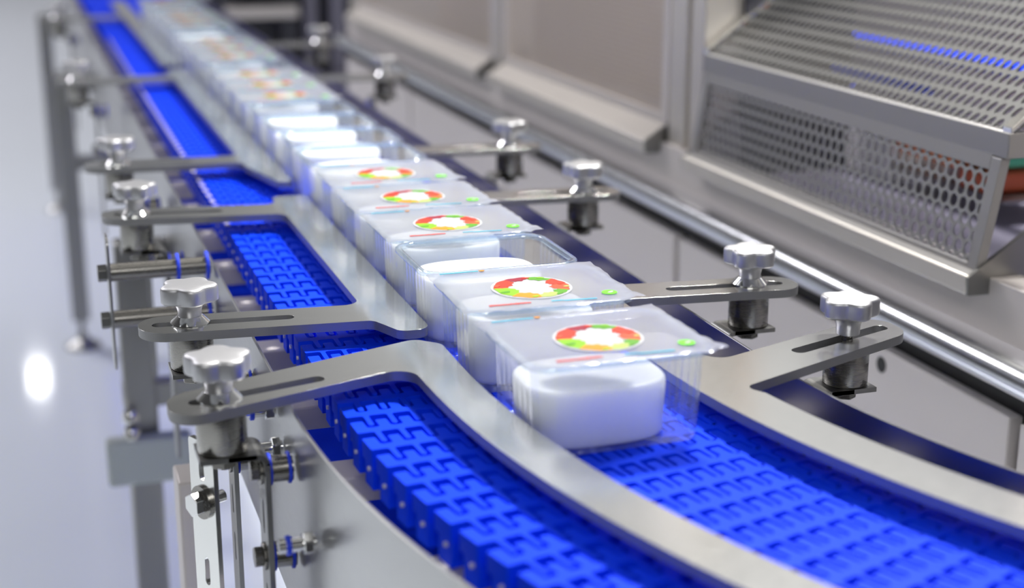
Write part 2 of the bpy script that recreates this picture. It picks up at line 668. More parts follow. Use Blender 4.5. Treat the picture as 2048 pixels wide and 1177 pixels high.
# left, nearest: one slotted arm at its far end, then bending towards the viewer
pts = v2(line(LO, S_NEAR, -0.03)) + [(0.312, 1.243, 0.02)]
pts += arm_pts((0.138, 1.211), 0.26, 0.0305, 0.094, 0.30, -1)[1:3]
pts += [(0.336, 1.3215, 0.013), (0.357, 1.300, 0.016)] + v2(line(LI, 0, S_NEAR))
RAIL_A = make_rail(pts, [(0.172, 1.222, math.atan(0.26), 0.055, 0.0075)], 'curved steel guide rail bending past the nearest tray on its left, one slotted arm', GL)
# left, second: arms B and C
pts = [(0.313, 1.394, 0.012), (0.330, 1.350, 0.012), (0.3605, 1.350, 0.016), (0.3595, 2.005, 0.008), (0.313, 2.005, 0.012)]
c_ = arm_pts((0.129, 1.957), -0.16, 0.031, 0.086, 0.313, -1)
pts += [c_[3], c_[2], c_[1], c_[0]]
b_ = arm_pts((0.14, 1.441), -0.10, 0.030, 0.090, 0.313, -1)
pts += [b_[3], b_[2], b_[1]]
make_rail(pts, [(0.172, 1.438, math.atan(-0.10), 0.062, 0.0075), (0.17, 1.950, math.atan(-0.16), 0.062, 0.0075)],
          'straight steel guide rail with two slotted arms, second from the front on the left', GL, 'polished_rail')
# left, third
pts = [(0.313, 2.23, 0.02), (0.340, 2.100, 0.010), (0.3605, 2.100, 0.012), (0.3595, 3.42, 0.008), (0.313, 3.42, 0.012)]
c_ = arm_pts((0.118, 3.305), -0.06, 0.031, 0.075, 0.313, -1)
pts += [c_[3], c_[2], c_[1], c_[0]]
b_ = arm_pts((0.132, 2.315), -0.10, 0.031, 0.082, 0.313, -1)
pts += [b_[3], b_[2], b_[1], b_[0]]
make_rail(pts, [(0.172, 2.311, math.atan(-0.10), 0.062, 0.0075), (0.16, 3.302, math.atan(-0.06), 0.062, 0.0075)],
          'blurred steel guide rail with two arms, third from the front on the left', GL, 'polished_rail')
# left, fourth
pts = [(0.313, 3.52, 0.02), (0.3595, 3.50, 0.012), (0.3595, 5.3, 0.008), (0.313, 5.3, 0.012)]
c_ = arm_pts((0.125, 4.75), -0.04, 0.031, 0.075, 0.313, -1)
pts += [c_[3], c_[2], c_[1], c_[0]]
make_rail(pts, [(0.165, 4.748, math.atan(-0.04), 0.062, 0.0075)], 'farthest steel guide rail on the left, one arm near the top of the line', GL)

# right, nearest
pts = v2(line(RO, S_NEAR, -0.16))
g_ = arm_pts((0.731, 1.199), 0.38, 0.0285, 0.795, 0.60, 1)
pts += [(0.572, 1.100, 0.014), (g_[1][0], g_[1][1], 0.027), (g_[2][0], g_[2][1], 0.027), (0.577, 1.172, 0.018), (0.574, 1.27, 0.012), (0.525, 1.27, 0.012)]
pts += v2(line(RI, 0, S_NEAR))
make_rail(pts, [(0.722, 1.196, math.atan(0.36), 0.058, 0.0075)], 'curved steel guide rail bending past the nearest tray on its right, one slotted arm', GR)


def right_rail(y0, y1, arms, label):
    pts = [(0.525, y0, 0.012), (0.5735, y0, 0.012)]
    sl = []
    for (x, y, m) in arms:
        a = arm_pts((x, y), m, 0.028, x + 0.050, 0.5735, 1, 0.012)
        pts += a
        sl.append((x - 0.03, y - 0.03 * m, math.atan(m), 0.058, 0.0075))
    pts += [(0.5735, y1, 0.012), (0.525, y1, 0.012)]
    return make_rail(pts, sl, label, GR)


right_rail(1.32, 2.02, [(0.730, 1.398, -0.11), (0.730, 1.906, -0.10)], 'steel guide rail with two slotted arms, second from the front on the right')
right_rail(2.10, 3.30, [(0.745, 2.280, -0.06), (0.755, 3.185, -0.05)], 'blurred steel guide rail with two arms, third from the front on the right')
right_rail(3.40, 5.3, [(0.745, 3.86, -0.04)], 'farthest steel guide rail on the right behind the last trays')

# ------------------------------------------------------------------ clamp posts
CG = 'star knob clamp posts along the conveyor'


def knob_bm():
    bm = bmesh.new()
    n = 80
    prof = [(0.30, 0.0405), (0.60, 0.0403), (0.84, 0.0399), (0.94, 0.0393), (0.985, 0.0380), (1.0, 0.0362), (1.0, 0.0248), (0.985, 0.0235), (0.94, 0.0226), (0.80, 0.0216), (0.62, 0.0208)]
    rings = []
    top = bm.verts.new((0, 0, 0.0406))
    for sc_, z in prof:
        ring = []
        for k in range(n):
            th = 2 * PI * k / n
            lobe = 0.5 + 0.5 * math.cos(5 * th)
            r = 0.0228 + 0.0062 * (lobe ** 0.75)
            if sc_ < 0.9:
                r = r * sc_ if sc_ > 0.7 else (0.0255 * (1 - 0.4) + r * 0.4) * sc_
            else:
                r = r * sc_
            ring.append(bm.verts.new((r * math.cos(th), r * math.sin(th), z)))
        rings.append(ring)
    for k in range(n):
        bm.faces.new((top, rings[0][k], rings[0][(k + 1) % n]))
    for a, b in zip(rings, rings[1:]):
        for k in range(n):
            bm.faces.new((a[k], a[(k + 1) % n], b[(k + 1) % n], b[k]))
    # waist and stem
    hub = [0.0145, 0.0125, 0.0115, 0.0112]
    zs = [0.0200, 0.0165, 0.012, 0.004]
    last = rings[-1]
    for r, z in zip(hub, zs):
        ring = [bm.verts.new((r * math.cos(2 * PI * k / n), r * math.sin(2 * PI * k / n), z)) for k in range(n)]
        for k in range(n):
            bm.faces.new((last[k], last[(k + 1) % n], ring[(k + 1) % n], ring[k]))
        last = ring
    bm.faces.new(last)
    return bm


def hexbolt(bm, p0, p1, r):
    return cyl(bm, p0, p1, r, n=6)


def make_clamp(label, loc, side, washer=True):
    """side -1: bracket hangs towards +x (the conveyor); built at the post's axis, z = 0 at the arm's upper face"""
    t = thing('rail_clamp', label, 'clamp', loc, CG)
    obj('knob', knob_bm(), 'knob_alloy', t, True, angle=50)
    if washer:
        bm = bmesh.new()
        n = 44
        rings = []
        for r, z in ((0.0, 0.0), (0.0188, 0.0), (0.0192, 0.0012), (0.0125, 0.0078), (0.011, 0.0082)):
            if r == 0:
                continue
            rings.append([bm.verts.new((r * (1 + (0.012 if k % 2 else -0.012) * (1 if 0.001 < z < 0.005 else 0)) * math.cos(2 * PI * k / n), r * (1 + (0.012 if k % 2 else -0.012) * (1 if 0.001 < z < 0.005 else 0)) * math.sin(2 * PI * k / n), z)) for k in range(n)])
        for a, b in zip(rings, rings[1:]):
            for k in range(n):
                bm.faces.new((a[k], a[(k + 1) % n], b[(k + 1) % n], b[k]))
        bm.faces.new(rings[0])
        obj('washer', bm, 'chrome', t, True, angle=15)
    bm = bmesh.new()
    cyl(bm, (0, 0, -0.05), (0, 0, 0.006), 0.0055, n=16)
    obj('stud', bm, 'turned_steel', t, True)
    bm = bmesh.new()
    lathe(bm, [(0.006, -TH), (0.0205, -TH), (0.0215, -TH - 0.001), (0.0215, -0.044), (0.0205, -0.0455), (0.006, -0.0455)], n=40)
    obj('spacer', bm, 'turned_steel', t, True)
    bm = bmesh.new()
    hexbolt(bm, (0, 0, -0.0515), (0, 0, -0.0605), 0.0115)
    obj('nut', bm, 'turned_steel', t, False, 0.0008)
    # bent bracket: tab, bend, slotted leg (local x to the conveyor, mirrored for the right-hand side)
    k = -side
    xb = 0.032
    zt0, zt1 = -0.0505, -0.0458
    bm = bmesh.new()
    prof = [(-0.022, zt1), (xb - 0.006, zt1)]
    for a in range(0, 91, 15):
        th = math.radians(90 - a)
        prof.append((xb - 0.006 + 0.011 * math.cos(th) - 0.0003, zt1 - 0.011 + 0.011 * math.sin(th)))
    inner = []
    for a in range(90, -1, -15):
        th = math.radians(90 - a)
        inner.append((xb - 0.006 + 0.0063 * math.cos(th) - 0.0003, zt1 - 0.011 + 0.0063 * math.sin(th)))
    prof += inner + [(-0.022, zt0)]
    ring0 = [bm.verts.new((k * p[0], -0.022, p[1])) for p in prof]
    ring1 = [bm.verts.new((k * p[0], 0.022, p[1])) for p in prof]
    m = len(prof)
    for i in range(m):
        j = (i + 1) % m
        bm.faces.new((ring0[i], ring0[j], ring1[j], ring1[i]))
    h = (m - 2) // 2
    for ring in (ring0, ring1):
        for i in range(0, m // 2 - 1):
            bm.faces.new((ring[i], ring[i + 1], ring[m - 2 - i], ring[m - 1 - i]))
    outl = fillet([(-0.022, zt1 - 0.011), (0.022, zt1 - 0.011), (0.022, -0.34, 0.008), (-0.022, -0.34, 0.008)], 5)
    x0_, x1_ = xb, xb + 0.0047
    prism(bm, outl, [slot(0, -0.112, PI / 2, 0.012, 0.004), slot(0, -0.192, PI / 2, 0.012, 0.004), slot(0, -0.245, PI / 2, 0.012, 0.004)], x0_, x1_,
          lambda x, y, hh: (k * hh, x, y))
    obj('bracket', bm, 'dark_steel', t, True, 0.0006, 1)
    gap = abs((0.20 if side < 0 else 0.655) - loc[0])
    for z in (-0.069, -0.150):
        bm = bmesh.new()
        cyl(bm, (k * (x1_ + 0.0005), 0, z), (k * (gap - 0.0035), 0, z), 0.0118, n=28)
        rod = obj('standoff_rod', bm, 'turned_steel', t, True)
        for xx in (x1_ + 0.0005, gap - 0.008):
            bm = bmesh.new()
            cyl(bm, (k * xx, 0, z), (k * (xx + 0.003), 0, z), 0.0142, n=28)
            obj('gasket', bm, 'gasket_blue', rod, True, 0.0008)
        bm = bmesh.new()
        cyl(bm, (k * (x0_ - 0.0025), 0, z), (k * x0_, 0, z), 0.0125, n=24)
        hexbolt(bm, (k * (x0_ - 0.010), 0, z), (k * (x0_ - 0.0025), 0, z), 0.0098)
        obj('bolt', bm, 'turned_steel', t, False, 0.0006)
    return t


ang = {}
CL = make_clamp('star knob clamp on the nearest left guide rail arm, blurred in front', (0.138, 1.211, ZT), -1)
posts_l = [(0.140, 1.443, 'star knob clamp on the second left arm from the front, straight behind the nearest one'),
           (0.129, 1.957, 'star knob clamp on the third left arm from the front, above the two cross rods'),
           (0.132, 2.315, 'blurred star knob clamp on the fourth left arm from the front'),
           (0.116, 3.305, 'very blurred star knob clamp on the fifth left arm, beside the tall thin leg'),
           (0.125, 4.75, 'farthest blurred star knob clamp at the top left corner')]
for i, (x, y, lab) in enumerate(posts_l):
    c = dup(CL, (x, y, ZT))
    c['label'] = lab
CR = make_clamp('sharp star knob clamp on the right arm just behind the nearest right one', (0.730, 1.402, ZT), 1)
for i, (x, y, lab, sk) in enumerate([(0.731, 1.199, 'star knob clamp on the nearest right arm, without a washer under its stem', ('washer',)),
                                     (0.730, 1.906, 'star knob clamp on the third right arm, below the pillar of the machine', ()),
                                     (0.745, 2.282, 'blurred star knob clamp on the fourth right arm, before the glinting lower panels', ()),
                                     (0.755, 3.185, 'blurred star knob clamp on the fifth right arm near the top', ()),
                                     (0.745, 3.86, 'bright blurred star knob clamp farthest on the right before the dark posts', ())]):
    c = dup(CR, (x, y, ZT), 0, sk)
    c['label'] = lab
# turn each knob by its own amount
for i, o in enumerate([q for q in bpy.data.objects if q.name.split('.')[0] == 'knob']):
    o.rotation_euler = (0, 0, [0.25, 1.0, 0.1, 0.5, 0.9, 0.3, 1.35, 0.95, 0.2, 0.7, 0.4, 0.6][i % 12])

# ------------------------------------------------------------------ trays
TZ = 0.070


def rrect(hx, hy, r, n=8, ribs=0.0):
    pts = fillet([(-hx, -hy, r), (hx, -hy, r), (hx, hy, r), (-hx, hy, r)], n)
    return pts


def dense_rrect(hx, hy, r, N=220):
    base = rrect(hx, hy, r, 10)
    L = [0]
    for i in range(len(base)):
        L.append(L[-1] + (base[(i + 1) % len(base)] - base[i]).length)
    out = []
    tot = L[-1]
    j = 0
    for k in range(N):
        t = tot * k / N
        while L[j + 1] < t:
            j += 1
        f = (t - L[j]) / max(1e-9, L[j + 1] - L[j])
        out.append(base[j].lerp(base[(j + 1) % len(base)], f))
    return out


def tray_body_bm():
    bm = bmesh.new()
    N = 220
    levels = [(0.0700, 0.0572, 0.016, 0.0012, 0.0), (0.0715, 0.0587, 0.017, 0.0035, 1.0), (0.0725, 0.0594, 0.018, 0.022, 1.0), (0.0735, 0.0601, 0.019, 0.050, 1.0), (0.0742, 0.0606, 0.019, 0.070, 0.4), (0.0752, 0.0612, 0.020, 0.0765, 0.0)]
    rings = []
    for hx, hy, r, z, rib in levels:
        pts = dense_rrect(hx, hy, r, N)
        ring = []
        for k, p in enumerate(pts):
            q = pts[(k + 1) % N] - pts[k - 1]
            nrm = Vector((q.y, -q.x)).normalized()
            a = rib * 0.0007 * math.cos(2 * PI * 40 * k / N)
            p2 = p + nrm * a
            ring.append(bm.verts.new((p2.x, p2.y, z)))
        rings.append(ring)
    for a, b in zip(rings, rings[1:]):
        for k in range(N):
            bm.faces.new((a[k], a[(k + 1) % N], b[(k + 1) % N], b[k]))
    bm.faces.new(rings[0])
    return bm


def tray_rim_bm():
    bm = bmesh.new()
    N = 110
    levels = [(0.0752, 0.0612, 0.020, 0.0760), (0.0756, 0.0615, 0.020, 0.0800), (0.0766, 0.0624, 0.0205, 0.0808), (0.0806, 0.0660, 0.022, 0.0808), (0.0818, 0.0672, 0.0225, 0.0798), (0.0820, 0.0674, 0.0225, 0.0764)]
    rings = [[bm.verts.new((p.x, p.y, z)) for p in dense_rrect(hx, hy, r, N)] for hx, hy, r, z in levels]
    for a, b in zip(rings, rings[1:]):
        for k in range(N):
            bm.faces.new((a[k], a[(k + 1) % N], b[(k + 1) % N], b[k]))
    return bm


def film_bm(seed):
    bm = bmesh.new()
    nx, ny = 46, 36
    hx, hy = 0.0840, 0.0700
    rnd = random.Random(seed)
    grid = []
    ox = seed * 3.17
    for j in range(ny + 1):
        row = []
        for i in range(nx + 1):
            u, v = -1 + 2 * i / nx, -1 + 2 * j / ny
            x, y = u * hx, v * hy
            ed = max(abs(x) - 0.0800, 0) / 0.004, max(abs(y) - 0.066, 0) / 0.004
            e_ = max(ed)
            z = 0.0815 + 0.0003 * noise.noise((x * 30 + ox, y * 30, 0.3))
            k_ = max(0.0, (max(abs(u), abs(v)) - 0.86) / 0.14)
            z += k_ * 0.0013 * noise.noise((x * 85 + ox, y * 85, 1.7))
            z -= 0.0016 * e_ * e_ * (0.6 + 0.5 * noise.noise((x * 60, y * 60 + ox, 4.0)))
            if u > 0.9 and v < -0.75:
                z += 0.002
                x += 0.0035 * (u - 0.9) * 10 * (-v - 0.75) * 4
            x += k_ * 0.0016 * noise.noise((x * 40, y * 55 + ox, 9.0))
            y += k_ * 0.0020 * noise.noise((x * 55 + ox, y * 40, 6.0))
            row.append(bm.verts.new((x, y, z)))
        grid.append(row)
    for j in range(ny):
        for i in range(nx):
            bm.faces.new((grid[j][i], grid[j][i + 1], grid[j + 1][i + 1], grid[j + 1][i]))
    return bm


def blob(bm, cx, cy, rx, ry, rot, z0, z1, mi, n=18, wob=0.0, ph=0.0):
    vs0, vs1 = [], []
    for k in range(n):
        th = 2 * PI * k / n
        r = 1 + wob * math.sin(3 * th + ph) + wob * 0.6 * math.sin(5 * th + 2 * ph)
        x, y = rx * r * math.cos(th), ry * r * math.sin(th)
        x, y = x * math.cos(rot) - y * math.sin(rot), x * math.sin(rot) + y * math.cos(rot)
        vs0.append(bm.verts.new((cx + x, cy + y, z0)))
        vs1.append(bm.verts.new((cx + x, cy + y, z1)))
    f = [bm.faces.new(vs1), bm.faces.new(vs0[::-1])]
    for k in range(n):
        f.append(bm.faces.new((vs0[k], vs0[(k + 1) % n], vs1[(k + 1) % n], vs1[k])))
    for q in f:
        q.material_index = mi


RING_M = ['label_white', 'fruit_red', 'fruit_tomato', 'fruit_berry', 'fruit_green', 'fruit_lime', 'fruit_pale', 'fruit_orange']


def ring_bm():
    bm = bmesh.new()
    z = 0.0823
    blob(bm, 0, 0, 0.0378, 0.0378, 0, z, z + 0.0003, 0, 64)
    # segments of a fruit ring: (from deg, to deg, material, inner radius)
    segs = [(-30, 6, 2, 0.017), (6, 40, 1, 0.019), (40, 82, 4, 0.024), (82, 118, 3, 0.023), (118, 172, 1, 0.019), (172, 222, 5, 0.016), (222, 268, 7, 0.019), (268, 306, 6, 0.022), (306, 330, 4, 0.022)]
    zt = z + 0.0006
    for a0, a1, mi, ri in segs:
        n = 14
        inn, out = [], []
        for k in range(n + 1):
            f = k / n
            th = math.radians(a0 + (a1 - a0) * f)
            r1 = 0.0352 + 0.0006 * math.sin(f * 9 + a0)
            r0 = ri + 0.005 * (abs(f - 0.5) * 2) ** 2 + 0.0012 * math.sin(f * 14 + a0 * 0.3)
            out.append(bm.verts.new((r1 * math.cos(th), r1 * math.sin(th), zt)))
            inn.append(bm.verts.new((r0 * math.cos(th), r0 * math.sin(th), zt)))
        for k in range(n):
            fc = bm.faces.new((inn[k], out[k], out[k + 1], inn[k + 1]))
            fc.material_index = mi
    for cx, cy, rx, ry, ro, mi in ((0.030, 0.004, 0.004, 0.0025, 0.4, 1), (-0.030, 0.012, 0.0045, 0.003, 1.0, 2), (-0.028, -0.010, 0.005, 0.003, 0.3, 4), (0.004, 0.031, 0.004, 0.002, 0, 1),
                                   (-0.006, -0.031, 0.004, 0.002, 0.2, 5), (0.018, -0.028, 0.004, 0.0022, 0.6, 4), (0.032, -0.007, 0.003, 0.002, 0, 6), (0.018, 0.0285, 0.004, 0.002, -0.5, 5)):
        blob(bm, cx, cy, rx, ry, ro, zt - 0.0001, zt + 0.0003, mi, 12, 0.12, cx * 900)
    return bm


def mark_bm(which):
    bm = bmesh.new()
    z = 0.0823
    if which == 'red_print':               # a line of lettering along the front edge, too small to read
        rnd = random.Random(3)
        x = -0.058
        pts = []
        base, tops = [], []
        while x < -0.020:
            wd = rnd.uniform(0.0010, 0.0022)
            h0, h1 = -0.0602 + rnd.uniform(0, 0.0006), -0.0560 - rnd.uniform(0, 0.0010)
            tops += [(x, h1), (x + wd, h1), (x + wd, -0.0582), (x + wd + 0.0006, -0.0582)]
            base += [(x, h0), (x + wd, h0), (x + wd, -0.0588), (x + wd + 0.0006, -0.0588)]
            x += wd + 0.0006
        prism(bm, [Vector(q) for q in base + tops[::-1]], [], z, z + 0.0004)
    elif which == 'cyan_print':
        prism(bm, fillet([(0.000, -0.0600), (0.010, -0.0604), (0.012, -0.0622), (0.042, -0.0640), (0.042, -0.0618), (0.012, -0.0600), (0.010, -0.0584), (0.000, -0.0582)]), [], z, z + 0.0004)
    elif which == 'cyan_line':
        prism(bm, fillet([(-0.072, 0.0585), (-0.034, 0.0590), (-0.034, 0.0608), (-0.072, 0.0605)]), [], z, z + 0.0004)
    elif which == 'orange_dot':
        blob(bm, -0.030, 0.0605, 0.0028, 0.0020, 0, z, z + 0.0004, 0, 14, 0.1)
    else:
        blob(bm, 0.060, -0.0475, 0.0072, 0.0072, 0, z, z + 0.0004, 0, 24)
        blob(bm, 0.061, -0.0480, 0.0035, 0.0016, 0.6, z + 0.0004, z + 0.0007, 1, 16, 0.1)
    return bm


def block_bm():
    """white moulded block: rounded octagon footprint, dished top"""
    bm = bmesh.new()
    N = 72
    H = 0.050

    def outl(hx, hy):
        out = []
        for k in range(N):
            th = 2 * PI * k / N
            c, s_ = math.cos(th), math.sin(th)
            e_ = 0.655
            out.append((hx * math.copysign(abs(c) ** e_, c), hy * math.copysign(abs(s_) ** e_, s_)))
        return out
    lv = [(0.0560, 0.0490, 0.0), (0.0590, 0.0520, 0.0012), (0.0605, 0.0532, 0.004), (0.0620, 0.0544, H - 0.006), (0.0615, 0.0539, H - 0.0022), (0.0600, 0.0524, H - 0.0004), (0.0572, 0.0498, H), (0.051, 0.046, H - 0.0008),
          (0.044, 0.037, H - 0.0030), (0.032, 0.025, H - 0.0065), (0.014, 0.011, H - 0.0085)]
    rings = [[bm.verts.new((x, y, z)) for x, y in outl(hx, hy * 0.86)] for hx, hy, z in lv]
    for a, b in zip(rings, rings[1:]):
        for k in range(N):
            bm.faces.new((a[k], a[(k + 1) % N], b[(k + 1) % N], b[k]))
    bm.faces.new(rings[0][::-1])
    bm.faces.new(rings[-1])
    return bm


ORD = ['first', 'second', 'third', 'fourth', 'fifth', 'sixth', 'seventh', 'eighth', 'ninth', 'tenth', 'eleventh', 'twelfth', 'thirteenth', 'fourteenth', 'fifteenth', 'sixteenth',
       'seventeenth', 'eighteenth', 'nineteenth', 'twentieth', 'twenty-first', 'twenty-second', 'twenty-third', 'twenty-fourth', 'twenty-fifth', 'twenty-sixth']
TG, KG = 'clear plastic trays in the line on the belt', 'white blocks packed in the trays'
XT = 0.4345


def make_tray(covered, seed=0):
    t = thing('plastic_tray', '', 'tray', (0, 0, 0), TG)
    obj('tray_body', tray_body_bm(), 'clear_tray', t, True, angle=60)
    obj('tray_rim', tray_rim_bm(), 'tray_rim', t, True, angle=60)
    if covered:
        f = obj('lid_film', film_bm(seed), 'lid_film', t, True, angle=180)
        rg = obj('ring_label', ring_bm(), RING_M, f, False)
        rg.location = (-0.003, -0.011, 0)
        rg['label'] = 'round white sticker with a ring of red, green and orange fruit'
        for nm, mm in (('red_print', 'print_red'), ('cyan_print', 'print_cyan'), ('cyan_line', 'print_cyan'), ('orange_dot', 'fruit_orange'), ('green_dot', ['print_green', 'label_white'])):
            obj(nm, mark_bm(nm), mm, f, False)
        f.location = (0, 0.002, 0)
    return t


tray_c = make_tray(True, 1)
tray_o = make_tray(False)
block = obj('white_block', block_bm(), 'white_block', None, True, angle=60)
tag(block, '', 'block', KG)
films = [film_bm(k) for k in ()]
centres = [(1.111, True), (1.274, True), (1.412, False), (1.552, True), (1.696, True), (1.842, True), (1.986, False), (2.130, False), (2.275, False), (2.420, False)]
y = 2.566
for k in range(15):
    centres.append((y, k not in (3, 7, 8, 12)))
    y += 0.1455
used = {True: False, False: False}
for i, (y, cov) in enumerate(centres):
    src = tray_c if cov else tray_o
    dx = [0.005 if i == 0 else 0, 0.003, 0, 0.001, -0.001, 0.001][i % 6]
    rot = [0.025 if i == 0 else 0.01, -0.010, 0.0, 0.004, -0.008, 0.006][i % 6]
    if not used[cov]:
        t = src
        used[cov] = True
        t.location = (XT + dx, y, 0.0)
        t.rotation_euler = (0, 0, rot)
    else:
        t = dup(src, (XT + dx, y, 0.0), rot)
        if cov and i < 6:                 # each nearby lid creases in its own way
            for ch in t.children:
                if ch.name.startswith('lid_film'):
                    fb = film_bm(i + 3)
                    me = bpy.data.meshes.new('lid_film')
                    fb.to_mesh(me)
                    fb.free()
                    me.materials.append(M['lid_film'])
                    for p in me.polygons:
                        p.use_smooth = True
                    ch.data = me
    where = 'first at the front of the line' if i == 0 else ('%s from the front of the line' % ORD[i])
    if cov:
        t['label'] = 'film sealed tray with fruit ring sticker, %s' % where
    else:
        t['label'] = 'open clear tray without film, %s' % where
    b = block if i == 0 else block.copy()
    if i:
        COL.objects.link(b)
    b.location = (XT + dx - (0.0092 if i == 0 else 0.0085), y - (0.0055 if i == 0 else 0.004), 0.0022)
    b.rotation_euler = (0, 0, rot)
    if i:
        b.scale = (1, 1, 1.24)               # the other blocks stand higher in their trays
    b['label'] = 'dished white block inside the %s tray from the front' % ORD[i]

# ------------------------------------------------------------------ left-hand small fittings
# slotted bar behind the nearest clamp with a hexagon bolt on its face
t = thing('slotted_bar', 'pale upright slotted bar with a hexagon bolt, under the nearest left clamp', 'bracket', (0.128, 1.30, -0.10))
bm = bmesh.new()
outl = fillet([(-0.02, 0.055, 0.004), (0.02, 0.055, 0.004), (0.02, -0.45, 0.004), (-0.02, -0.45, 0.004)], 4)
prism(bm, outl, [slot(0, 0.030, PI / 2, 0.010, 0.004), slot(0, -0.075, PI / 2, 0.010, 0.004), slot(0, -0.16, PI / 2, 0.010, 0.004)], 0.0, 0.005, lambda x, y, h: (h, x, y))
obj('bar', bm, 'rail_steel', t, True, 0.0006, 1)
bm = bmesh.new()
cyl(bm, (-0.003, 0, -0.005), (0, 0, -0.005), 0.016, n=28)
obj('washer', bm, 'turned_steel', t, True)
bm = bmesh.new()
hexbolt(bm, (-0.013, 0, -0.005), (-0.003, 0, -0.005), 0.0115)
cyl(bm, (0.005, 0, -0.005), (0.022, 0, -0.005), 0.006)
obj('bolt', bm, 'chrome', t, False, 0.0006)

t.rotation_euler = (0, 0, 0.45)

# thin strap with two cross rods behind the second clamp
t = thing('cross_rod_bracket', 'thin upright strap with two cross rods and blue seals, left of the second left clamp', 'bracket', (0.078, 1.74, 0))
bm = bmesh.new()
prism(bm, fillet([(-0.02, 0.05, 0.01), (0.02, 0.05, 0.01), (0.02, -0.11, 0.01), (-0.02, -0.11, 0.01)], 5), [], 0, 0.003, lambda x, y, h: (h, x, y))
obj('strap', bm, 'side_steel', t, True, 0.0005, 1)
for z in (0.005, -0.052):
    bm = bmesh.new()
    cyl(bm, (0.0035, 0, z), (0.118, 0, z), 0.0105)
    r_ = obj('cross_rod', bm, 'turned_steel', t, True)
    for xx in (0.078, 0.112):
        bm = bmesh.new()
        cyl(bm, (xx, 0, z), (xx + 0.004, 0, z), 0.017, n=28)
        obj('gasket', bm, 'gasket_blue', r_, True, 0.0008)
    bm = bmesh.new()
    hexbolt(bm, (-0.011, 0, z), (-0.0005, 0, z), 0.0105)
    obj('bolt', bm, 'dark_steel', t, False, 0.0006)

# small threaded fittings on the left side plate
FG = 'small steel fittings on the left side plate'
spots = [(1.30, -0.022, 'small steel pin with a blue seal beside the nearest left clamp, uppermost'), (1.27, -0.048, 'short steel rod with a blue seal just right of the nearest spacer'),
         (1.12, -0.075, 'small dark bolt on the left side plate between the two blue sealed rods'), (1.16, -0.165, 'small bolt on the left side plate below the lower blue sealed rod')]
for y, z, lab in spots:
    t = thing('pipe_fitting', lab, 'fitting', (0.1995, y, z), FG)
    xw = -0.0015
    bm = bmesh.new()
    cyl(bm, (xw - 0.030, 0, 0), (xw, 0, 0), 0.0062)
    obj('rod', bm, 'chrome', t, True)
    bm = bmesh.new()
    hexbolt(bm, (xw - 0.010, 0, 0), (xw - 0.002, 0, 0), 0.0100)
    obj('nut', bm, 'chrome', t, False, 0.0008)
    bm = bmesh.new()
    cyl(bm, (xw - 0.024, 0, 0), (xw - 0.020, 0, 0), 0.0085)
    obj('gasket', bm, 'gasket_blue', t, True, 0.0006)

# clamp block on the near leg
t = thing('clamp_block', 'pale grey plastic clamp block on the near left conveyor leg', 'clamp block', (0.146, 2.42, -0.47))
bm = bmesh.new()
box(bm, -0.062, 0.075, -0.06, -0.0265, -0.05, 0.03)
obj('block', bm, 'grey_plastic', t, True, 0.006)
for z in (0.055, 0.085):
    bm = bmesh.new()
    lathe(bm, [(0, 0), (0.014, 0), (0.014, 0.012), (0.010, 0.018), (0, 0.019)], (-0.02, -0.045, z - 0.026), 16)
    obj('bolt', bm, 'chrome', t, True)
# upright support plate beside it
t = thing('support_plate', 'tall grey steel support plate below the nearest left clamp', 'plate', (0.165, 1.62, -0.95))
bm = bmesh.new()
box(bm, -0.035, 0.0, -0.03, 0.03, 0.0, 0.745)
obj('plate', bm, 'panel_steel', t, True, 0.003)

# ------------------------------------------------------------------ the machine on the right
mach = thing('packaging_machine', 'long stainless steel machine with perforated guards and lower panels, right of the conveyor', 'machine', (1.4, 3.0, -0.95))
MO = Vector((-1.4, -3.0, 0.95))


def mp(name, bm, m, smooth=True, bevel=0.0, par=None, label=None):
    o = obj(name, bm, m, par or mach, smooth, bevel)
    if par is None:
        o.location = MO
    if label:
        o['label'] = label
    return o


XP = 1.07
Y_END = 5.07
# lower door panels with dark joints
edges_y = [0.2, 1.368, 1.388, 2.325, 2.345, 3.295, 3.315, 4.195, 4.215, Y_END]
for k in range(0, len(edges_y), 2):
    bm = bmesh.new()
    box(bm, XP, XP + 0.02, edges_y[k], edges_y[k + 1], -0.88, -0.165)
    pnl = mp('door_panel', bm, 'panel_steel', True, 0.002)
bm = bmesh.new()
cyl(bm, (XP - 0.001, 1.665, -0.187), (XP + 0.004, 1.665, -0.187), 0.011)
mp('lock_hole', bm, 'black_rubber', True, 0, None, 'small round black hole')
bm = bmesh.new()
box(bm, XP + 0.021, XP + 0.06, 0.2, Y_END, -0.88, -0.10)
box(bm, XP + 0.03, 1.9, 0.2, Y_END, -0.95, -0.88)
mp('carcass', bm, 'dark_gap', False)
# rounded ledge and the plate above it
bm = bmesh.new()
prof = [(1.135, -0.075), (1.06, -0.082)]
for a in range(80, 281, 20):
    prof.append((1.052 + 0.021 * math.cos(math.radians(a)), -0.103 + 0.021 * math.sin(math.radians(a))))
prof += [(1.062, -0.128), (1.135, -0.128)]
r0 = [bm.verts.new((p[0], 0.2, p[1])) for p in prof]
r1 = [bm.verts.new((p[0], Y_END, p[1])) for p in prof]
for i in range(len(prof)):
    j = (i + 1) % len(prof)
    bm.faces.new((r0[i], r0[j], r1[j], r1[i]))
bm.faces.new(r0); bm.faces.new(r1)
mp('ledge', bm, 'ledge_steel', True)
bm = bmesh.new()
box(bm, 1.075, 1.12, 0.2, Y_END, -0.083, -0.012)
mp('front_rail', bm, 'panel_steel', True, 0.002)


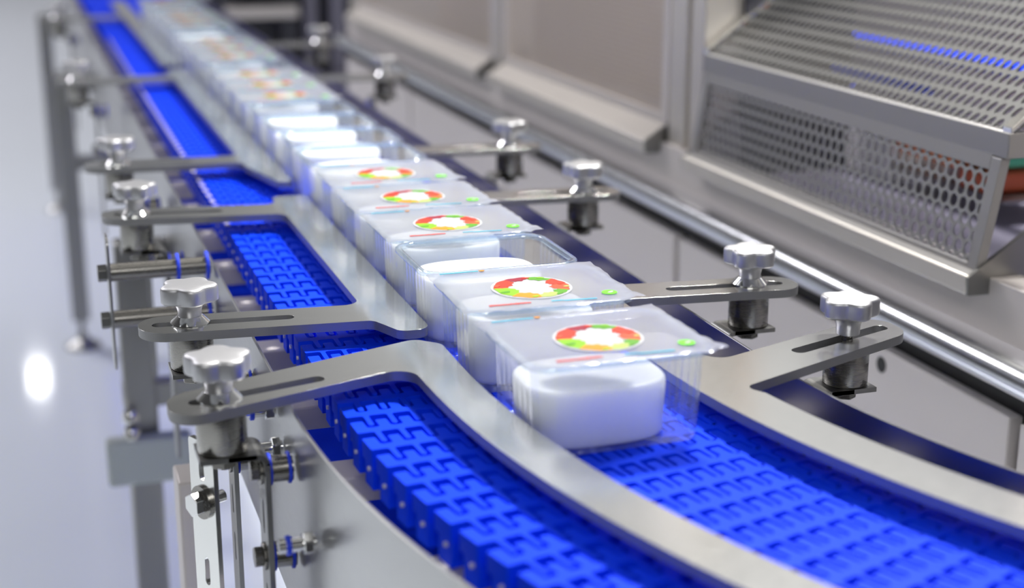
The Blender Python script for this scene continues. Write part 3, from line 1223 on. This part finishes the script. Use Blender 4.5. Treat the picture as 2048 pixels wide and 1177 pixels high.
def trough(y0, y1, cheek0=True, cheek1=True, run=0.086, m='basket_steel'):
    bm = bmesh.new()
    prof = [(1.048, -0.030), (1.046, -0.012), (1.050, -0.008), (1.050 + run, -0.008 + run * 0.63), (1.050 + run, -0.018 + run * 0.63), (1.056, -0.014), (1.054, -0.030)]
    r0 = [bm.verts.new((p[0], y0, p[1])) for p in prof]
    r1 = [bm.verts.new((p[0], y1, p[1])) for p in prof]
    for i in range(len(prof)):
        j = (i + 1) % len(prof)
        bm.faces.new((r0[i], r0[j], r1[j], r1[i]))
    bm.faces.new(r0); bm.faces.new(r1)
    tr = mp('drip_tray', bm, m, False)
    bm = bmesh.new()
    box(bm, 1.0435, 1.0495, y0, y1, -0.031, -0.0075)
    obj('lip', bm, 'pillar_alloy', tr, True, 0.002)
    for yy, on in ((y0, cheek0), (y1, cheek1)):
        if on:
            bm = bmesh.new()
            vs0 = [bm.verts.new((x, yy - 0.003, z)) for x, z in ((1.046, -0.032), (1.044, -0.010), (1.137, 0.052), (1.150, 0.052), (1.150, -0.032))]
            vs1 = [bm.verts.new((v.co.x, yy + 0.003, v.co.z)) for v in vs0]
            bm.faces.new(vs0); bm.faces.new(vs1)
            for i in range(5):
                j = (i + 1) % 5
                bm.faces.new((vs0[i], vs0[j], vs1[j], vs1[i]))
            obj('cheek', bm, 'dark_steel', tr, False)


trough(1.458, 2.27, run=0.010, m='beam_steel')
trough(2.43, 3.375, run=0.042, m='pillar_alloy')
trough(3.46, 4.95, run=0.042, m='pillar_alloy')
trough(0.2, 1.30)
# pillars between the guards
for (ya, yb, m) in ((2.285, 2.335, 'pillar_alloy'), (2.355, 2.420, 'pillar_alloy'), (1.31, 1.37, 'pillar_alloy'), (3.39, 3.445, 'pillar_alloy'), (4.98, 5.06, 'pillar_alloy')):
    bm = bmesh.new()
    box(bm, 1.085, 1.17, ya, yb, -0.075, 0.80)
    mp('pillar', bm, m, True, 0.004)


def lean(bm, k):
    # lean a guard back about its lower edge
    for v in bm.verts:
        v.co.x += k[0] + (v.co.z - k[1]) * k[2]


def guard(y0, y1, z0, z1, m, k=(0, 0, 0), fm='panel_steel'):
    bm = bmesh.new()
    box(bm, 1.139, 1.141, y0, y1, z0, z1)
    lean(bm, k)
    g = mp('guard_panel', bm, m, False)
    bm = bmesh.new()
    fw = 0.022 if not k[2] else 0.016
    for (a, b, c, d) in ((y0 - 0.003, y0 + fw, z0, z1), (y1 - fw, y1 + 0.003, z0, z1)):
        box(bm, 1.134, 1.147, a, b, c, d)
    box(bm, 1.134, 1.147, y0 + fw, y1 - fw, z1 - fw, z1 + 0.004)
    box(bm, 1.134, 1.147, y0 + fw, y1 - fw, z0, z0 + fw * 0.8)
    lean(bm, k)
    obj('guard_frame', bm, fm, g, False, 0.001)
    return g


guard(1.463, 2.262, -0.010, 0.130, 'front_perforated_steel', (-0.078, -0.010, 0.17), 'beam_steel')
guard(2.435, 3.375, 0.016, 0.75, 'fine_perforated_steel', (-0.046, 0, 0))
guard(3.46, 4.94, 0.016, 0.75, 'fine_perforated_steel', (-0.046, 0, 0))
# hood with a slanted perforated front over the near bay
bm = bmesh.new()
box(bm, 1.080, 1.108, 1.45, 2.275, 0.131, 0.162)
mp('hood_beam', bm, 'beam_steel', True, 0.002)
bm = bmesh.new()
a = [(1.086, 0.162), (1.088, 0.161), (1.352, 0.358), (1.350, 0.360)]
r0 = [bm.verts.new((p[0], 1.45, p[1])) for p in a]
r1 = [bm.verts.new((p[0], 2.275, p[1])) for p in a]
for i in range(4):
    j = (i + 1) % 4
    bm.faces.new((r0[i], r0[j], r1[j], r1[i]))
bm.faces.new(r0); bm.faces.new(r1)
hood = mp('hood_panel', bm, 'perforated_steel', False)
for yy in (1.45, 2.262):
    bm = bmesh.new()
    vs = []
    for y_ in (yy, yy + 0.016):
        for x, z in ((1.082, 0.160), (1.082, 0.168), (1.350, 0.368), (1.350, 0.358)):
            vs.append(bm.verts.new((x, y_, z)))
    for f in ((0, 1, 2, 3), (4, 5, 6, 7), (0, 1, 5, 4), (1, 2, 6, 5), (2, 3, 7, 6), (3, 0, 4, 7)):
        bm.faces.new([vs[i] for i in f])
    obj('hood_edge', bm, 'rail_steel', hood, False, 0.001)
# back walls inside
bm = bmesh.new()
box(bm, 1.60, 1.62, 0.2, 2.80, -0.05, 0.62)
mp('back_wall', bm, 'slate_coat', False)
bm = bmesh.new()
box(bm, 1.40, 1.42, 2.70, Y_END, -0.05, 0.75)
mp('back_wall', bm, 'copper_sheet', False)
bm = bmesh.new()
box(bm, 1.15, 1.60, 0.2, Y_END, -0.10, -0.06)
mp('inner_deck', bm, 'slate_coat', False)

# far end wall of the near bay
bm = bmesh.new()
box(bm, 1.155, 1.36, 2.272, 2.282, -0.05, 0.36)
mp('end_wall', bm, 'dark_coat', False)

# goods inside the near bay, seen through the holes
IG = 'packs inside the near machine bay'
bm = bmesh.new()
box(bm, 1.365, 1.40, 1.55, 2.38, 0.164, 0.180)
tag(obj('belt_strip', bm, 'belt_blue', None, True, 0.002), 'long blue belt strip behind the slanted perforated hood', 'belt')
bm = bmesh.new()
box(bm, 1.19, 1.21, 1.80, 2.05, 0.150, 0.168)
tag(obj('belt_strip', bm, 'belt_blue', None, True, 0.002), 'short blue strip just above the hood beam of the machine', 'belt')
for (y0, y1, z0, z1, m, lab) in ((2.165, 2.575, -0.058, 0.022, 'white_block', 'large white pack behind the perforated guard'), (1.990, 2.155, 0.002, 0.045, 'orange_plastic', 'orange pack behind the perforated guard, right of the white one'),
                                 (1.890, 1.980, 0.018, 0.052, 'green_plastic', 'green pack at the near end behind the perforated guard'), (1.895, 1.975, -0.022, 0.012, 'rust_plastic', 'small red pack under the green one behind the guard'),
                                 (2.415, 2.590, 0.025, 0.047, 'pink_plastic', 'pink pack on top of the large white pack behind the guard'), (2.490, 2.598, 0.050, 0.068, 'belt_blue', 'blue pack on top of the pink one at the far end behind the guard')):
    bm = bmesh.new()
    box(bm, 1.38, 1.50, y0, y1, z0, z1)
    tag(obj('pack', bm, m, None, True, 0.008), lab, 'pack', IG)
bm = bmesh.new()
box(bm, 1.38, 1.50, 1.85, 2.16, -0.0265, -0.0225)
mp('pack_shelf', bm, 'shaded_steel', False)

# ------------------------------------------------------------------ far machinery beyond the conveyor
far = thing('far_machine', 'dark blurred machine frame with upright posts beyond the end of the line', 'machine', (1.3, 7.2, -0.95))
for (x, w_, m) in ((-0.33, 0.09, 'dark_coat'), (-0.06, 0.08, 'dark_coat'), (0.04, 0.06, 'slate_coat'), (0.17, 0.07, 'slate_coat'), (0.30, 0.10, 'dark_coat')):  # the slate posts carry the pale highlights of the dark ones as colour
    bm = bmesh.new()
    box(bm, x - w_ / 2, x + w_ / 2, -0.05 - 0.02 * (m == 'slate_coat'), 0.05, 0.0, 1.5)
    obj('post', bm, m, far, False, 0.004)
bm = bmesh.new()
box(bm, -0.42, 0.40, 0.051, 0.10, 0.42, 1.5)
obj('back_panel', bm, 'dark_coat', far, False)
for z, xa, xb in ((0.735, -0.36, -0.03), (0.86, -0.40, -0.05)):
    bm = bmesh.new()
    box(bm, xa, xb, -0.14, -0.051, z, z + 0.05)
    obj('beam', bm, 'panel_steel', far, False, 0.004)
bm = bmesh.new()
box(bm, -0.36, 0.34, -0.14, -0.072, 0.36, 0.46)
obj('beam', bm, 'slate_coat', far, False, 0.004)
